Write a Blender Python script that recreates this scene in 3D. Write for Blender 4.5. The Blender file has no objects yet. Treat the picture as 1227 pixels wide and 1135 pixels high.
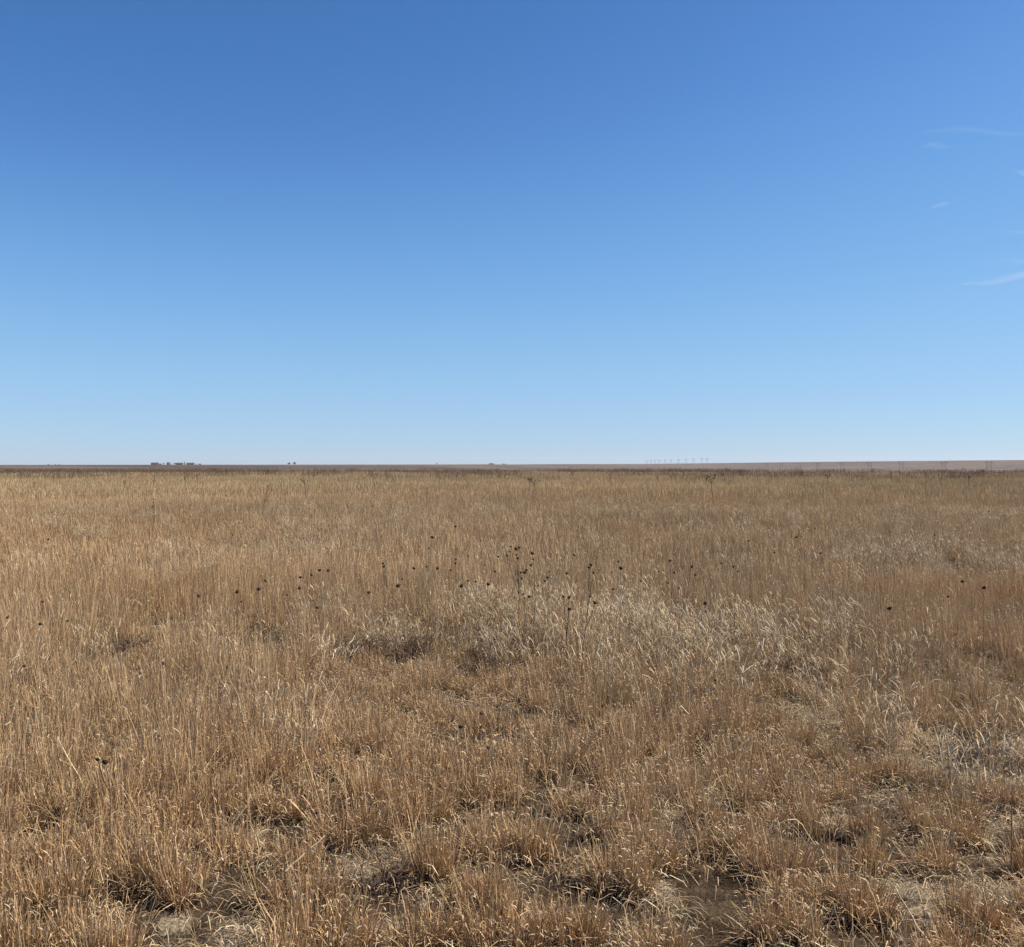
import bpy, math, random
import numpy as np

R = math.radians
rng = np.random.default_rng(11)
random.seed(11)
scn = bpy.context.scene
col = scn.collection
PW, PH, F = 1227.0, 1135.0, 1178.0          # photograph size and focal length in its pixels
HY = 557.0                                   # row of the eye-level horizon
EYE = 1.6
TILT = math.atan((PH / 2 - HY) / F)
SUN_AZ, SUN_EL = R(84), R(48)                # sun to the right of the view, slightly ahead

# ------------------------------------------------------------------ helpers
def ray(px, py):
    x, y, z = (px - PW / 2) / F, 1.0, (PH / 2 - py) / F
    c, s = math.cos(TILT), math.sin(TILT)
    return x, c * y + s * z, -s * y + c * z

def ground_at(px, py, h=0.0):
    """point seen at a pixel of the photograph at height h above the flat field"""
    x, y, z = ray(px, py)
    t = (h - EYE) / z
    return x * t, y * t

def seen_at(px, py, Y):
    x, y, z = ray(px, py)
    t = Y / y
    return x * t, Y, EYE + z * t

_perm = np.random.default_rng(5).random((256, 256))
def vnoise(x, y, s, o=0):
    x = np.asarray(x, float) / s + 37.7 * o + 1000; y = np.asarray(y, float) / s + 91.3 * o + 1000
    ix = np.floor(x).astype(int); iy = np.floor(y).astype(int)
    fx = x - ix; fy = y - iy
    fx = fx * fx * (3 - 2 * fx); fy = fy * fy * (3 - 2 * fy)
    g = lambda a, b: _perm[a % 256, b % 256]
    return (g(ix, iy) * (1 - fx) + g(ix + 1, iy) * fx) * (1 - fy) + (g(ix, iy + 1) * (1 - fx) + g(ix + 1, iy + 1) * fx) * fy

def fbm(x, y, s, o=0, n=3):
    v = 0; a = 0.5; t = 0
    for k in range(n):
        v = v + a * vnoise(x, y, s / 2 ** k, o + k); t += a; a *= 0.55
    return v / t

def sstep(a, b, x):
    t = np.clip((np.asarray(x, float) - a) / (b - a), 0, 1)
    return t * t * (3 - 2 * t)

HX = [-1200, 0, 300, 600, 760, 850, 920, 1000, 1080, 1150, 1227, 2400]
HV = [557.4, 557.2, 557, 556.6, 556.1, 555.2, 554.3, 553.5, 552.9, 552.4, 551.9, 550.5]
def terrain(x, y):
    x = np.asarray(x, float); y = np.asarray(y, float)
    r = np.hypot(x, y); a = np.degrees(np.arctan2(x, y))
    fr = np.clip(a, -60, 60)
    px = PW / 2 + F * np.tan(np.radians(fr))
    h = (HY - np.interp(px, HX, HV)) / F
    near = (0.07 * (vnoise(x, y, 1.3, 1) - .5) + 0.10 * (vnoise(x, y, 5, 2) - .5)) * (1 - sstep(60, 140, r))
    valley = -22.0 * sstep(165, 1500, r) + 1.6 * (fbm(x, y, 500, 3) - .5) * sstep(400, 1500, r)
    right = sstep(-6, 9, a)
    r0 = 2500 + 2200 * right; r1 = 3900 + 2200 * right
    top = EYE + h * np.maximum(r, r1) - 0.0004 * np.maximum(r - r1, 0) + 2.4 * (fbm(x, y, 420, 6, 2) - .6)
    k = sstep(r0, r1, r)
    return near + valley * (1 - k) + top * k

def new_mesh(name, verts, faces, mat=None, cols=None, smooth=False):
    me = bpy.data.meshes.new(name)
    me.from_pydata([tuple(v) for v in verts], [], faces)
    if cols is not None:
        at = me.color_attributes.new('col', 'FLOAT_COLOR', 'POINT')
        at.data.foreach_set('color', np.asarray(cols, np.float32).ravel())
    if mat: me.materials.append(mat)
    if smooth: me.polygons.foreach_set('use_smooth', [True] * len(me.polygons))
    me.update()
    return me

def link(name, me, parent=None, loc=(0, 0, 0)):
    o = bpy.data.objects.new(name, me); col.objects.link(o)
    o.location = loc
    if parent: o.parent = parent
    return o

def tag(o, label=None, cat=None, group=None, kind=None):
    if label: o['label'] = label
    if cat: o['category'] = cat
    if group: o['group'] = group
    if kind: o['kind'] = kind
    return o

def copy_tree(o, parent=None):
    c = o.copy(); col.objects.link(c); c.parent = parent
    for ch in o.children: copy_tree(ch, c)
    return c

class MB:
    def __init__(s): s.v = []; s.f = []; s.c = []
    def add(s, vs, fs, c=(1, 1, 1)):
        n = len(s.v); s.v += [tuple(v) for v in vs]; s.f += [tuple(i + n for i in f) for f in fs]
        s.c += [(c[0], c[1], c[2], 1)] * len(vs)
    def box(s, x0, y0, z0, x1, y1, z1):
        s.add([(x0, y0, z0), (x1, y0, z0), (x1, y1, z0), (x0, y1, z0), (x0, y0, z1), (x1, y0, z1), (x1, y1, z1), (x0, y1, z1)],
              [(3, 2, 1, 0), (4, 5, 6, 7), (0, 1, 5, 4), (1, 2, 6, 5), (2, 3, 7, 6), (3, 0, 4, 7)])
    def tube(s, pts, rad, n=5, c=(1, 1, 1)):
        pts = [np.array(p, float) for p in pts]; vs = []; fs = []
        for i, p in enumerate(pts):
            d = pts[min(i + 1, len(pts) - 1)] - pts[max(i - 1, 0)]
            d = d / (np.linalg.norm(d) + 1e-9)
            u = np.cross(d, (0.31, 0.95, 0.1)); u /= np.linalg.norm(u) + 1e-9; w = np.cross(d, u)
            rr = rad[i] if hasattr(rad, '__len__') else rad
            for k in range(n):
                t = 2 * math.pi * k / n; vs.append(p + rr * (math.cos(t) * u + math.sin(t) * w))
        for i in range(len(pts) - 1):
            for k in range(n):
                fs.append((i * n + k, i * n + (k + 1) % n, (i + 1) * n + (k + 1) % n, (i + 1) * n + k))
        fs.append(tuple(range(n - 1, -1, -1))); fs.append(tuple((len(pts) - 1) * n + k for k in range(n)))
        s.add(vs, fs, c)
    def ribbon(s, pts, width, side, c=(1, 1, 1)):
        m = len(pts); vs = []; fs = []; side = np.array(side, float)
        for p, w in zip(pts, width):
            vs.append(np.array(p) - side * w / 2); vs.append(np.array(p) + side * w / 2)
        for i in range(m - 1): fs.append((2 * i, 2 * i + 1, 2 * i + 3, 2 * i + 2))
        s.add(vs, fs, c)
    def mesh(s, name, mat, smooth=False): return new_mesh(name, s.v, s.f, mat, s.c, smooth)

# ------------------------------------------------------------------ materials
def mat_new(name):
    m = bpy.data.materials.new(name); m.use_nodes = True
    nt = m.node_tree; b = nt.nodes['Principled BSDF']
    return m, nt, b

def plain(name, c, rough=.85, var=.25, scale=3.0):
    m, nt, b = mat_new(name)
    n = nt.nodes.new('ShaderNodeTexNoise'); n.inputs['Scale'].default_value = scale; n.inputs['Detail'].default_value = 5
    tc = nt.nodes.new('ShaderNodeTexCoord'); nt.links.new(tc.outputs['Object'], n.inputs['Vector'])
    r = nt.nodes.new('ShaderNodeValToRGB')
    r.color_ramp.elements[0].position = .3; r.color_ramp.elements[1].position = .7
    r.color_ramp.elements[0].color = [max(0, k * (1 - var)) for k in c] + [1]
    r.color_ramp.elements[1].color = [k * (1 + var) for k in c] + [1]
    nt.links.new(n.outputs['Fac'], r.inputs['Fac']); nt.links.new(r.outputs['Color'], b.inputs['Base Color'])
    b.inputs['Roughness'].default_value = rough
    b.inputs['Specular IOR Level'].default_value = .03
    return m

def grass_mat(name, trans=.18, rough=.6, spec=.15):
    """colour = blade colour (mesh attribute) x plant tint (instance attribute)"""
    m, nt, b = mat_new(name)
    a = nt.nodes.new('ShaderNodeAttribute'); a.attribute_name = 'col'
    t = nt.nodes.new('ShaderNodeAttribute'); t.attribute_name = 'tint'; t.attribute_type = 'INSTANCER'
    mx = nt.nodes.new('ShaderNodeMix'); mx.data_type = 'RGBA'; mx.blend_type = 'MULTIPLY'
    mx.inputs[0].default_value = 1
    nt.links.new(a.outputs['Color'], mx.inputs[6]); nt.links.new(t.outputs['Color'], mx.inputs[7])
    nt.links.new(mx.outputs[2], b.inputs['Base Color'])
    b.inputs['Roughness'].default_value = rough; b.inputs['Specular IOR Level'].default_value = spec
    tr = nt.nodes.new('ShaderNodeBsdfTranslucent'); nt.links.new(mx.outputs[2], tr.inputs['Color'])
    ms = nt.nodes.new('ShaderNodeMixShader'); ms.inputs[0].default_value = trans
    nt.links.new(b.outputs[0], ms.inputs[1]); nt.links.new(tr.outputs[0], ms.inputs[2])
    nt.links.new(ms.outputs[0], nt.nodes['Material Output'].inputs['Surface'])
    return m

M_grass = grass_mat('dry_grass', .12)
def col_mat(name, trans=0.0):
    m, nt, b = mat_new(name)
    a = nt.nodes.new('ShaderNodeAttribute'); a.attribute_name = 'col'
    n = nt.nodes.new('ShaderNodeTexNoise'); n.inputs['Scale'].default_value = 60
    tc = nt.nodes.new('ShaderNodeTexCoord'); nt.links.new(tc.outputs['Object'], n.inputs['Vector'])
    mr = nt.nodes.new('ShaderNodeMapRange'); mr.inputs[3].default_value = .65; mr.inputs[4].default_value = 1.3
    nt.links.new(n.outputs['Fac'], mr.inputs[0])
    mx = nt.nodes.new('ShaderNodeMix'); mx.data_type = 'RGBA'; mx.blend_type = 'MULTIPLY'; mx.inputs[0].default_value = 1
    nt.links.new(a.outputs['Color'], mx.inputs[6]); nt.links.new(mr.outputs[0], mx.inputs[7])
    nt.links.new(mx.outputs[2], b.inputs['Base Color']); b.inputs['Roughness'].default_value = .8
    b.inputs['Specular IOR Level'].default_value = .08
    return m
M_stalk = col_mat('dried_stalk')
M_head = plain('seed_head', (.055, .038, .027), .9, .5, 300)
M_twig = col_mat('dead_twig')
M_leaf = col_mat('autumn_leaf')

def ground_mat():
    m, nt, b = mat_new('prairie_ground')
    N, L = nt.nodes, nt.links
    tc = N.new('ShaderNodeTexCoord')
    def noise(scale, detail=6, vec=None, rough=.6):
        n = N.new('ShaderNodeTexNoise'); n.inputs['Scale'].default_value = scale; n.inputs['Detail'].default_value = detail
        n.inputs['Roughness'].default_value = rough
        L.new(vec if vec else tc.outputs['Object'], n.inputs['Vector']); return n
    def ramp(src, stops):
        r = N.new('ShaderNodeValToRGB'); e = r.color_ramp.elements
        while len(e) < len(stops): e.new(.5)
        for k, (p, c) in enumerate(stops): e[k].position = p; e[k].color = (*c, 1)
        L.new(src, r.inputs['Fac']); return r
    def mix(f, a, c):
        x = N.new('ShaderNodeMix'); x.data_type = 'RGBA'; L.new(f, x.inputs[0]); L.new(a, x.inputs[6]); L.new(c, x.inputs[7]); return x.outputs[2]
    # near: soil under matted straw
    soil = ramp(noise(9, 8).outputs['Fac'], [(.3, (.042, .028, .017)), (.7, (.105, .073, .045))])  # soil tone darkened to paint in the shade of gaps between clumps
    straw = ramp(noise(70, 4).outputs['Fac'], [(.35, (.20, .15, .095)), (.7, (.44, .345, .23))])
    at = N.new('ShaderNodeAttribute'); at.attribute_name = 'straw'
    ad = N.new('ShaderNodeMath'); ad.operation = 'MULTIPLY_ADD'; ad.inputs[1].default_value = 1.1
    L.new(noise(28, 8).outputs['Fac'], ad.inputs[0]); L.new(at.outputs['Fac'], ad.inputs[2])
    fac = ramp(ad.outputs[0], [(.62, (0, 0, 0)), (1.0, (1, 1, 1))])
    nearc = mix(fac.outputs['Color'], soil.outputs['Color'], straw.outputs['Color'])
    # far: fields and rangeland in long strips
    mp = N.new('ShaderNodeMapping'); mp.inputs['Scale'].default_value = (.00030, .0017, 0)
    L.new(tc.outputs['Object'], mp.inputs['Vector'])
    f1 = noise(1, 5, mp.outputs[0], .55)
    fields = ramp(f1.outputs['Fac'], [(.38, (.07, .048, .034)), (.44, (.12, .082, .055)), (.48, (.14, .10, .07)), (.51, (.075, .052, .038)), (.54, (.12, .082, .055)), (.60, (.15, .103, .07)), (.64, (.085, .06, .044))])
    fine = ramp(noise(.02, 8).outputs['Fac'], [(.3, (.6, .6, .6)), (.7, (1.25, 1.25, 1.25))])
    mm = N.new('ShaderNodeMix'); mm.data_type = 'RGBA'; mm.blend_type = 'MULTIPLY'; mm.inputs[0].default_value = 1
    L.new(fields.outputs['Color'], mm.inputs[6]); L.new(fine.outputs['Color'], mm.inputs[7])
    ln = N.new('ShaderNodeVectorMath'); ln.operation = 'LENGTH'; L.new(tc.outputs['Object'], ln.inputs[0])
    mr = N.new('ShaderNodeMapRange'); mr.inputs[1].default_value = 120; mr.inputs[2].default_value = 300
    L.new(ln.outputs['Value'], mr.inputs[0])
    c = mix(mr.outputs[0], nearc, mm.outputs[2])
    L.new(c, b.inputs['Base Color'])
    b.inputs['Roughness'].default_value = .95; b.inputs['Specular IOR Level'].default_value = 0
    bn = N.new('ShaderNodeBump'); bn.inputs['Strength'].default_value = .9; bn.inputs['Distance'].default_value = .03
    L.new(noise(55, 6).outputs['Fac'], bn.inputs['Height']); L.new(bn.outputs[0], b.inputs['Normal'])
    return m

# ------------------------------------------------------------------ ground
def build_ground():
    rs = np.concatenate([np.arange(0.4, 14, .14), np.geomspace(14, 11500, 190)])
    an = np.radians(np.concatenate([np.arange(-46, 46, .4), np.arange(46, 314, 4)]))
    A, RR = np.meshgrid(an, rs); X = RR * np.sin(A); Y = RR * np.cos(A); Z = terrain(X, Y)
    nr, na = X.shape
    V = np.concatenate([np.stack([X, Y, Z], -1).reshape(-1, 3), [[0, 0, float(terrain(0, 0))]]])
    faces = []
    for i in range(nr - 1):
        for j in range(na):
            k = (j + 1) % na
            faces.append((i * na + k, i * na + j, (i + 1) * na + j, (i + 1) * na + k))
    c = nr * na
    for j in range(na): faces.append((c, j, (j + 1) % na)[::-1])
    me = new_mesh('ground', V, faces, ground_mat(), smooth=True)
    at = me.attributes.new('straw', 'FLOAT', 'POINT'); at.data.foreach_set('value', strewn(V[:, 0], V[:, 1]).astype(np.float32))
    tag(link('ground', me), 'rolling dry prairie ground running to a low hazy horizon', 'ground', kind='structure')

# ------------------------------------------------------------------ grass plants (prototypes for the uncountable cover)
def bent(p0, az, length, lean, bend, segs, curl=0.0):
    """points of a blade: leans by lean at the base, bends by bend over its length, curls at the end"""
    pts = [np.array(p0, float)]; th = lean
    d = np.array([math.cos(az), math.sin(az), 0.])
    st = length / segs
    for i in range(segs):
        t = (i + 1) / segs
        th += bend / segs * (0.4 + 1.2 * t) + (curl / segs * 3 if t > .66 else 0)
        pts.append(pts[-1] + st * (d * math.sin(th) + np.array([0, 0, 1.]) * math.cos(th)))
    return pts

def pick(rg, pal):
    a = np.array(pal[rg.integers(len(pal))]); return np.clip(a * rg.uniform(.72, 1.22) * (1 + rg.normal(0, .04, 3)), 0.01, .85)

STRAW = [(.46, .314, .168), (.53, .375, .21), (.415, .266, .138), (.58, .43, .255), (.355, .228, .123), (.49, .33, .173)]
PALE = [(.61, .475, .30), (.66, .53, .35), (.55, .42, .26)]
GREY = [(.30, .25, .20), (.25, .20, .155), (.36, .30, .23)]

SHADE_THATCH = [(.13, .088, .055), (.18, .125, .08), (.10, .07, .048)]  # dead blades, darkened to stand in for shade low in the clumps
def tuft(seed, n, rad, hmin, hmax, wid, segs, leaf=.4, curlp=.3, seedp=.3, pal=STRAW, thatch=0.0):
    rg = np.random.default_rng(seed); mb = MB()
    for i in range(n):
        q = rad * math.sqrt(rg.random()); t = rg.uniform(0, 2 * math.pi)
        p = (q * math.cos(t), q * math.sin(t), -.02)
        az = t + rg.normal(0, .9); sd = az + math.pi / 2 + rg.normal(0, .7)
        side = (math.cos(sd), math.sin(sd), 0)
        if rg.random() < thatch:      # short weathered thatch, coloured darker as painted shade at the base
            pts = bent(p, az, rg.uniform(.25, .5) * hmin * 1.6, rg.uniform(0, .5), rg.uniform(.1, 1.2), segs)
            w = [wid * 1.2 * (1 - .6 * k / segs) for k in range(segs + 1)]; c = pick(rg, SHADE_THATCH)
        elif rg.random() < leaf:      # leaf blade
            ln = rg.uniform(.35, .75) * rg.uniform(hmin, hmax)
            cu = rg.uniform(1.5, 5) if rg.random() < curlp else 0
            pts = bent(p, az, ln, rg.uniform(.05, .45), rg.uniform(.2, 1.1), segs, cu)
            w = [wid * rg.uniform(.9, 1.4) * (1 - .75 * (k / segs) ** 1.6) for k in range(segs + 1)]
            c = pick(rg, PALE if cu and rg.random() < .3 else pal)
        else:                         # upright culm
            ln = rg.uniform(hmin, hmax)
            pts = bent(p, az, ln, abs(rg.normal(0, .10)), rg.normal(.08, .14), segs)
            w = [wid * .62 * (1 - .5 * k / segs) for k in range(segs + 1)]
            c = pick(rg, pal)
        mb.ribbon(pts, w, side, c)
        if rg.random() < seedp * .5 and segs > 3:     # seed spike or broken leaf tip near the top
            a2 = rg.uniform(0, 6.28); L = rg.uniform(.02, .045)
            s2 = bent(pts[-1], a2, L, rg.uniform(.1, 1.2), rg.uniform(.3, 1.6), 3)
            mb.ribbon(s2, [wid * .6, wid * .95, wid * .8, wid * .3], side, pick(rg, PALE if rg.random() < .6 else pal))
    return mb

def protos(cname, mbs, mat):
    c = bpy.data.collections.new(cname)
    for i, mb in enumerate(mbs):
        o = bpy.data.objects.new('%s_%02d' % (cname, i), mb.mesh(cname, mat)); c.objects.link(o)
    return c

def scatter(name, coll, nprot, P, rot, scl, tint, label, cat):
    """one stuff object: plants of coll stood on the points P"""
    n = len(P)
    me = bpy.data.meshes.new(name); me.vertices.add(n)
    me.vertices.foreach_set('co', np.asarray(P, np.float32).ravel())
    for an, dt, ty in (('rot', rot, 'FLOAT_VECTOR'), ('scl', scl, 'FLOAT_VECTOR')):
        a = me.attributes.new(an, ty, 'POINT'); a.data.foreach_set('vector', np.asarray(dt, np.float32).ravel())
    a = me.attributes.new('tint', 'FLOAT_COLOR', 'POINT')
    a.data.foreach_set('color', np.concatenate([tint, np.ones((n, 1))], 1).astype(np.float32).ravel())
    a = me.attributes.new('idx', 'INT', 'POINT'); a.data.foreach_set('value', np.random.default_rng(3).integers(0, nprot, n).astype(np.int32))
    me.materials.append(M_grass)
    o = link(name, me); tag(o, label, cat, kind='stuff')
    g = bpy.data.node_groups.new(name, 'GeometryNodeTree')
    g.interface.new_socket('Geometry', in_out='INPUT', socket_type='NodeSocketGeometry')
    g.interface.new_socket('Geometry', in_out='OUTPUT', socket_type='NodeSocketGeometry')
    N, L = g.nodes, g.links
    i = N.new('NodeGroupInput'); q = N.new('NodeGroupOutput'); ip = N.new('GeometryNodeInstanceOnPoints')
    ci = N.new('GeometryNodeCollectionInfo'); ci.inputs['Collection'].default_value = coll
    ci.inputs['Separate Children'].default_value = True; ci.inputs['Reset Children'].default_value = True
    def na(nm, ty):
        k = N.new('GeometryNodeInputNamedAttribute'); k.data_type = ty; k.inputs['Name'].default_value = nm
        return [s for s in k.outputs if s.enabled and s.name == 'Attribute'][0]
    er = N.new('FunctionNodeEulerToRotation')
    L.new(na('rot', 'FLOAT_VECTOR'), er.inputs[0])
    L.new(i.outputs[0], ip.inputs['Points']); L.new(ci.outputs[0], ip.inputs['Instance'])
    ip.inputs['Pick Instance'].default_value = True
    L.new(na('idx', 'INT'), ip.inputs['Instance Index']); L.new(er.outputs[0], ip.inputs['Rotation'])
    L.new(na('scl', 'FLOAT_VECTOR'), ip.inputs['Scale']); L.new(ip.outputs[0], q.inputs[0])
    md = o.modifiers.new('plants', 'NODES'); md.node_group = g
    return o

# bare and thin places (photograph pixel, half width and half depth in metres)
BARE = [(985, 862, .45, .52), (1010, 838, .25, .35), (1185, 905, .8, .62), (1120, 882, .35, .4), (440, 893, .16, .16), (592, 812, .42, .25),
        (440, 1030, .20, .22), (500, 1068, .22, .12), (700, 1105, .17, .06), (790, 1090, .13, .06), (60, 1118, .30, .10), (200, 1098, .14, .08),
        (1000, 1085, .17, .09), (1090, 1105, .14, .06), (1180, 1065, .24, .10), (1075, 950, .25, .2), (1190, 985, .28, .22),
        (350, 1085, .14, .09), (460, 1125, .2, .06), (640, 1075, .15, .1), (990, 975, .2, .14), (1222, 830, .4, .4), (30, 1060, .1, .1), (560, 950, .16, .1)]
BARE += [(185, 838, .09, .12), (90, 850, .13, .12), (75, 825, .12, .10), (320, 842, .10, .1), (1105, 775, .16, .2), (900, 800, .12, .14), (1130, 838, .2, .14), (1165, 858, .2, .14), (1085, 868, .16, .12), (140, 975, .10, .1), (310, 1000, .10, .09), (420, 1015, .12, .1), (680, 1000, .12, .08), (800, 985, .12, .1), (570, 1110, .13, .06), (760, 1062, .14, .07), (300, 1120, .12, .05),
         (604, 806, .25, .16), (488, 806, .2, .16), (421, 802, .18, .15), (962, 822, .2, .15),
         (1050, 1062, .16, .10), (1105, 1060, .2, .1), (380, 1110, .16, .07), (720, 1050, .18, .07), (640, 1010, .14, .1), (700, 960, .18, .12), (880, 1010, .16, .1), (270, 940, .14, .12),
         (90, 1000, .16, .1), (20, 1010, .12, .1), (230, 1050, .16, .09), (520, 985, .14, .12), (840, 1120, .1, .05)]
BARE = [(*ground_at(a, b), c, d) for a, b, c, d in BARE]
LOW = [(604, 840, .45, 1.25), (488, 838, .35, 1.2), (421, 830, .3, 1.1), (162, 800, .16, .7), (962, 845, .35, 1.0), (592, 850, .5, .9), (990, 890, .5, .7),
       (440, 925, .22, .4), (1180, 950, .8, .8)]
LOW = [(*ground_at(a, b), c, d) for a, b, c, d in LOW]
PALEP = [(530, 780, .7, .8), (600, 770, .9, 1.0), (700, 775, 1.0, 1.4), (760, 790, .8, 1.2), (830, 790, .8, 1.1), (900, 815, .9, .8),
         (1040, 800, .9, 1.0), (1180, 690, 1.7, 2.6), (1100, 800, .6, .8), (1080, 600, 7, 12), (960, 830, .7, .7)]
PALEP = [(*ground_at(a, b), c, d) for a, b, c, d in PALEP]

def blobs(x, y, L, k=1.0, lo=.7, hi=1.25):
    v = np.zeros_like(x)
    for a, b, w, d in L:
        w, d = w * k, d * k
        q = np.hypot((x - a) / w, (y - b) / d) + .7 * (vnoise(x, y, .25, 20) - .5)
        v = np.maximum(v, 1 - sstep(lo, hi, q))
    return v

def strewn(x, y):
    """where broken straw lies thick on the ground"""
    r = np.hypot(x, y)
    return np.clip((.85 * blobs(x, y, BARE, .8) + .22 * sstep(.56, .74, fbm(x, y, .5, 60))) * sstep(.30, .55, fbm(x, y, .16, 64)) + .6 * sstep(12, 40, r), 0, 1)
build_ground()

def points(r0, r1, half, dens):
    """random points in a sector round the camera, density per m2"""
    n = int(R(2 * half) / 2 * (r1 * r1 - r0 * r0) * dens)
    r = np.sqrt(rng.uniform(r0 * r0, r1 * r1, n)); a = rng.uniform(-R(half), R(half), n)
    return r * np.sin(a), r * np.cos(a)

def tints(x, y, r):
    """colour of the plants by place: rusty, tan and grey-green patches"""
    n = len(x)
    k = fbm(x, y, 3.5, 30) * .5 + fbm(x, y, 16, 34) * .5
    t = np.stack([np.ones(n), np.ones(n), np.ones(n)], 1)
    warm = sstep(.50, .68, k)[:, None]; cool = sstep(.5, .34, k)[:, None]
    t = t * (1 - warm) + np.array([1.0, .945, .88]) * warm
    t = t * (1 - cool) + np.array([.96, .965, .97]) * cool
    far = sstep(38, 62, r + 14 * (fbm(x, y, 15, 40) - .5))[:, None]
    t = t * (1 - far) + np.array([.97, 1.0, .97]) * far * 1.0
    pt = 1.03 + .34 * (fbm(x, y, 2.2, 80) - .5) * sstep(5, 9, r) + .40 * (fbm(x, y, 11, 84) - .5) * sstep(9, 20, r)
    return t * (pt * rng.uniform(.80, 1.18, n) * (1 - .06 * sstep(10, 25, r)))[:, None]

def rots(n, lean=.12):
    return np.stack([rng.normal(0, lean, n), rng.normal(0, lean, n), rng.uniform(0, 2 * math.pi, n)], 1)

# --- near bunch grass
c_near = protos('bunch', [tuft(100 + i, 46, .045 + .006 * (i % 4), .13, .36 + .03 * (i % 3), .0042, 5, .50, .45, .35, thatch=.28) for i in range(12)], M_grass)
x, y = points(1.4, 13.5, 46, 150)
px = PW / 2 + F * x / y; r = np.hypot(x, y)
gap = np.clip(.415 + .045 * sstep(600, 1100, px) * sstep(9, 5, r) + .035 * sstep(5.2, 3.6, r) - .03 * sstep(8, 12, r), 0, .62)
nz = fbm(x, y, .36, 10, 2); nz2 = fbm(x, y, 1.6, 14)
nq = nz * .8 + nz2 * .2; d = sstep(gap - .025, gap + .045, nq); dome = sstep(gap - .02, gap + .22, nq)
d = d * (1 - .92 * blobs(x, y, BARE, .72)) * (1 - .5 * blobs(x, y, PALEP))
d = d * (.07 + .93 * sstep(4.4, 7.0, r + 1.35 * sstep(560, 250, px) * sstep(3.2, 3.9, r) - .5 * sstep(800, 1100, px) + 1.2 * (fbm(x, y, 1.1, 73) - .5)))
keep = rng.random(len(x)) < d
x, y, r, d, dome, px = x[keep], y[keep], r[keep], d[keep], dome[keep], px[keep]
h = (.36 + .30 * dome + (.22 + .26 * sstep(3.6, 7, r)) * fbm(x, y, 1.9, 50) + .10 * sstep(560, 300, px) * sstep(3.2, 4.5, r) - .06 * sstep(650, 1100, px) * sstep(8, 4, r)) * rng.uniform(.75, 1.2, len(x)) * (1 + .25 * sstep(5, 9, r))
s = rng.uniform(.85, 1.25, len(x))
h = h * (1 - .62 * blobs(x, y, LOW))
rt = rots(len(x))
scatter('bunch_grass', c_near, 12, np.stack([x, y, terrain(x, y)], 1), rt, np.stack([s, s, s * h], 1), tints(x, y, r),
        'tan dry bunch grass with curled leaf tips covering the near field', 'grass')

# --- tussocks of the foreground: dense crowns that almost touch, with dark gaps between their feet
def tussock(seed):
    rg = np.random.default_rng(seed); mb = MB()
    for i in range(54):
        q = .030 * math.sqrt(rg.random()); t = rg.uniform(0, 6.28); p = (q * math.cos(t), q * math.sin(t), -.02)
        az = t + rg.normal(0, .9); sd = rg.uniform(0, 6.28); side = (math.cos(sd), math.sin(sd), 0); u = rg.random()
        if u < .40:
            pts = bent(p, az, rg.uniform(.05, .13), rg.uniform(0, .3), rg.uniform(.1, .9), 3); w = [.005, .0045, .004, .0015]; c = pick(rg, SHADE_THATCH)  # short dead blades, shade of the crown's foot put into their colour
        elif u < .80:
            pts = bent(p, az, rg.uniform(.15, .33), abs(rg.normal(0, .07)), rg.normal(.06, .12), 5); w = [.0026, .0026, .0024, .0022, .0018, .0014]; c = pick(rg, STRAW)
            if rg.random() < .2:
                a2 = rg.uniform(0, 6.28); mb.ribbon(bent(pts[-1], a2, rg.uniform(.015, .035), rg.uniform(.3, 1.4), rg.uniform(.5, 2), 3), [.002, .0036, .003, .001], side, pick(rg, PALE))
        else:
            cu = rg.uniform(1, 4) if rg.random() < .6 else 0
            pts = bent(p, az, rg.uniform(.12, .25), rg.uniform(.02, .2), rg.uniform(.2, .9), 5, cu); w = [.0036, .004, .004, .0036, .003, .001]; c = pick(rg, PALE if cu and rg.random() < .25 else STRAW)
        mb.ribbon(pts, w, side, c)
    return mb
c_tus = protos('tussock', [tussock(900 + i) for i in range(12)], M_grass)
cand = np.stack(points(1.3, 8.2, 47, 230), 1); acc = []
cell = {}
for cx, cy_ in cand:
    rr = math.hypot(cx, cy_); dmin = .145 + .12 * float(vnoise(cx, cy_, .8, 70)); gk = (int(cx / .34), int(cy_ / .34))
    if any((cx - ax) ** 2 + (cy_ - ay) ** 2 < dmin ** 2 for a in (-1, 0, 1) for b in (-1, 0, 1) for ax, ay in cell.get((gk[0] + a, gk[1] + b), ())): continue
    cell.setdefault(gk, []).append((cx, cy_)); acc.append((cx, cy_, dmin))
acc = np.array(acc)
bb = blobs(acc[:, 0], acc[:, 1], BARE, .78)
acc = acc[rng.random(len(acc)) > np.maximum(.9 * bb, .08 + .26 * sstep(.5, .65, fbm(acc[:, 0], acc[:, 1], .7, 71)))]
ex = [[], [], [], [], []]
for cx, cy_, dm in acc:
    rad = dm * rng.uniform(.30, .50); n_ = int(760 * rad * rad * math.pi) + 5; hh = rng.uniform(.55, 1.0) * (.68 + 1.2 * rad) * (.8 + .45 * float(vnoise(cx, cy_, 1.4, 72)))
    q = rad * np.sqrt(rng.random(n_)); t = rng.uniform(0, 6.283, n_); st = rng.uniform(1, 1.6)
    ex[0].append(cx + q * np.cos(t) * st); ex[1].append(cy_ + q * np.sin(t)); a_ = .34 * (q / rad) ** 1.5
    ex[2].append(np.stack([-np.sin(t) * a_ + rng.normal(0, .06, n_), np.cos(t) * a_ + rng.normal(0, .06, n_), rng.normal(0, .2, n_)], 1))
    ex[3].append(hh * (1 - .22 * (q / rad) ** 2) * rng.uniform(.88, 1.12, n_)); ex[4].append(rng.uniform(.9, 1.15, n_))
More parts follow.
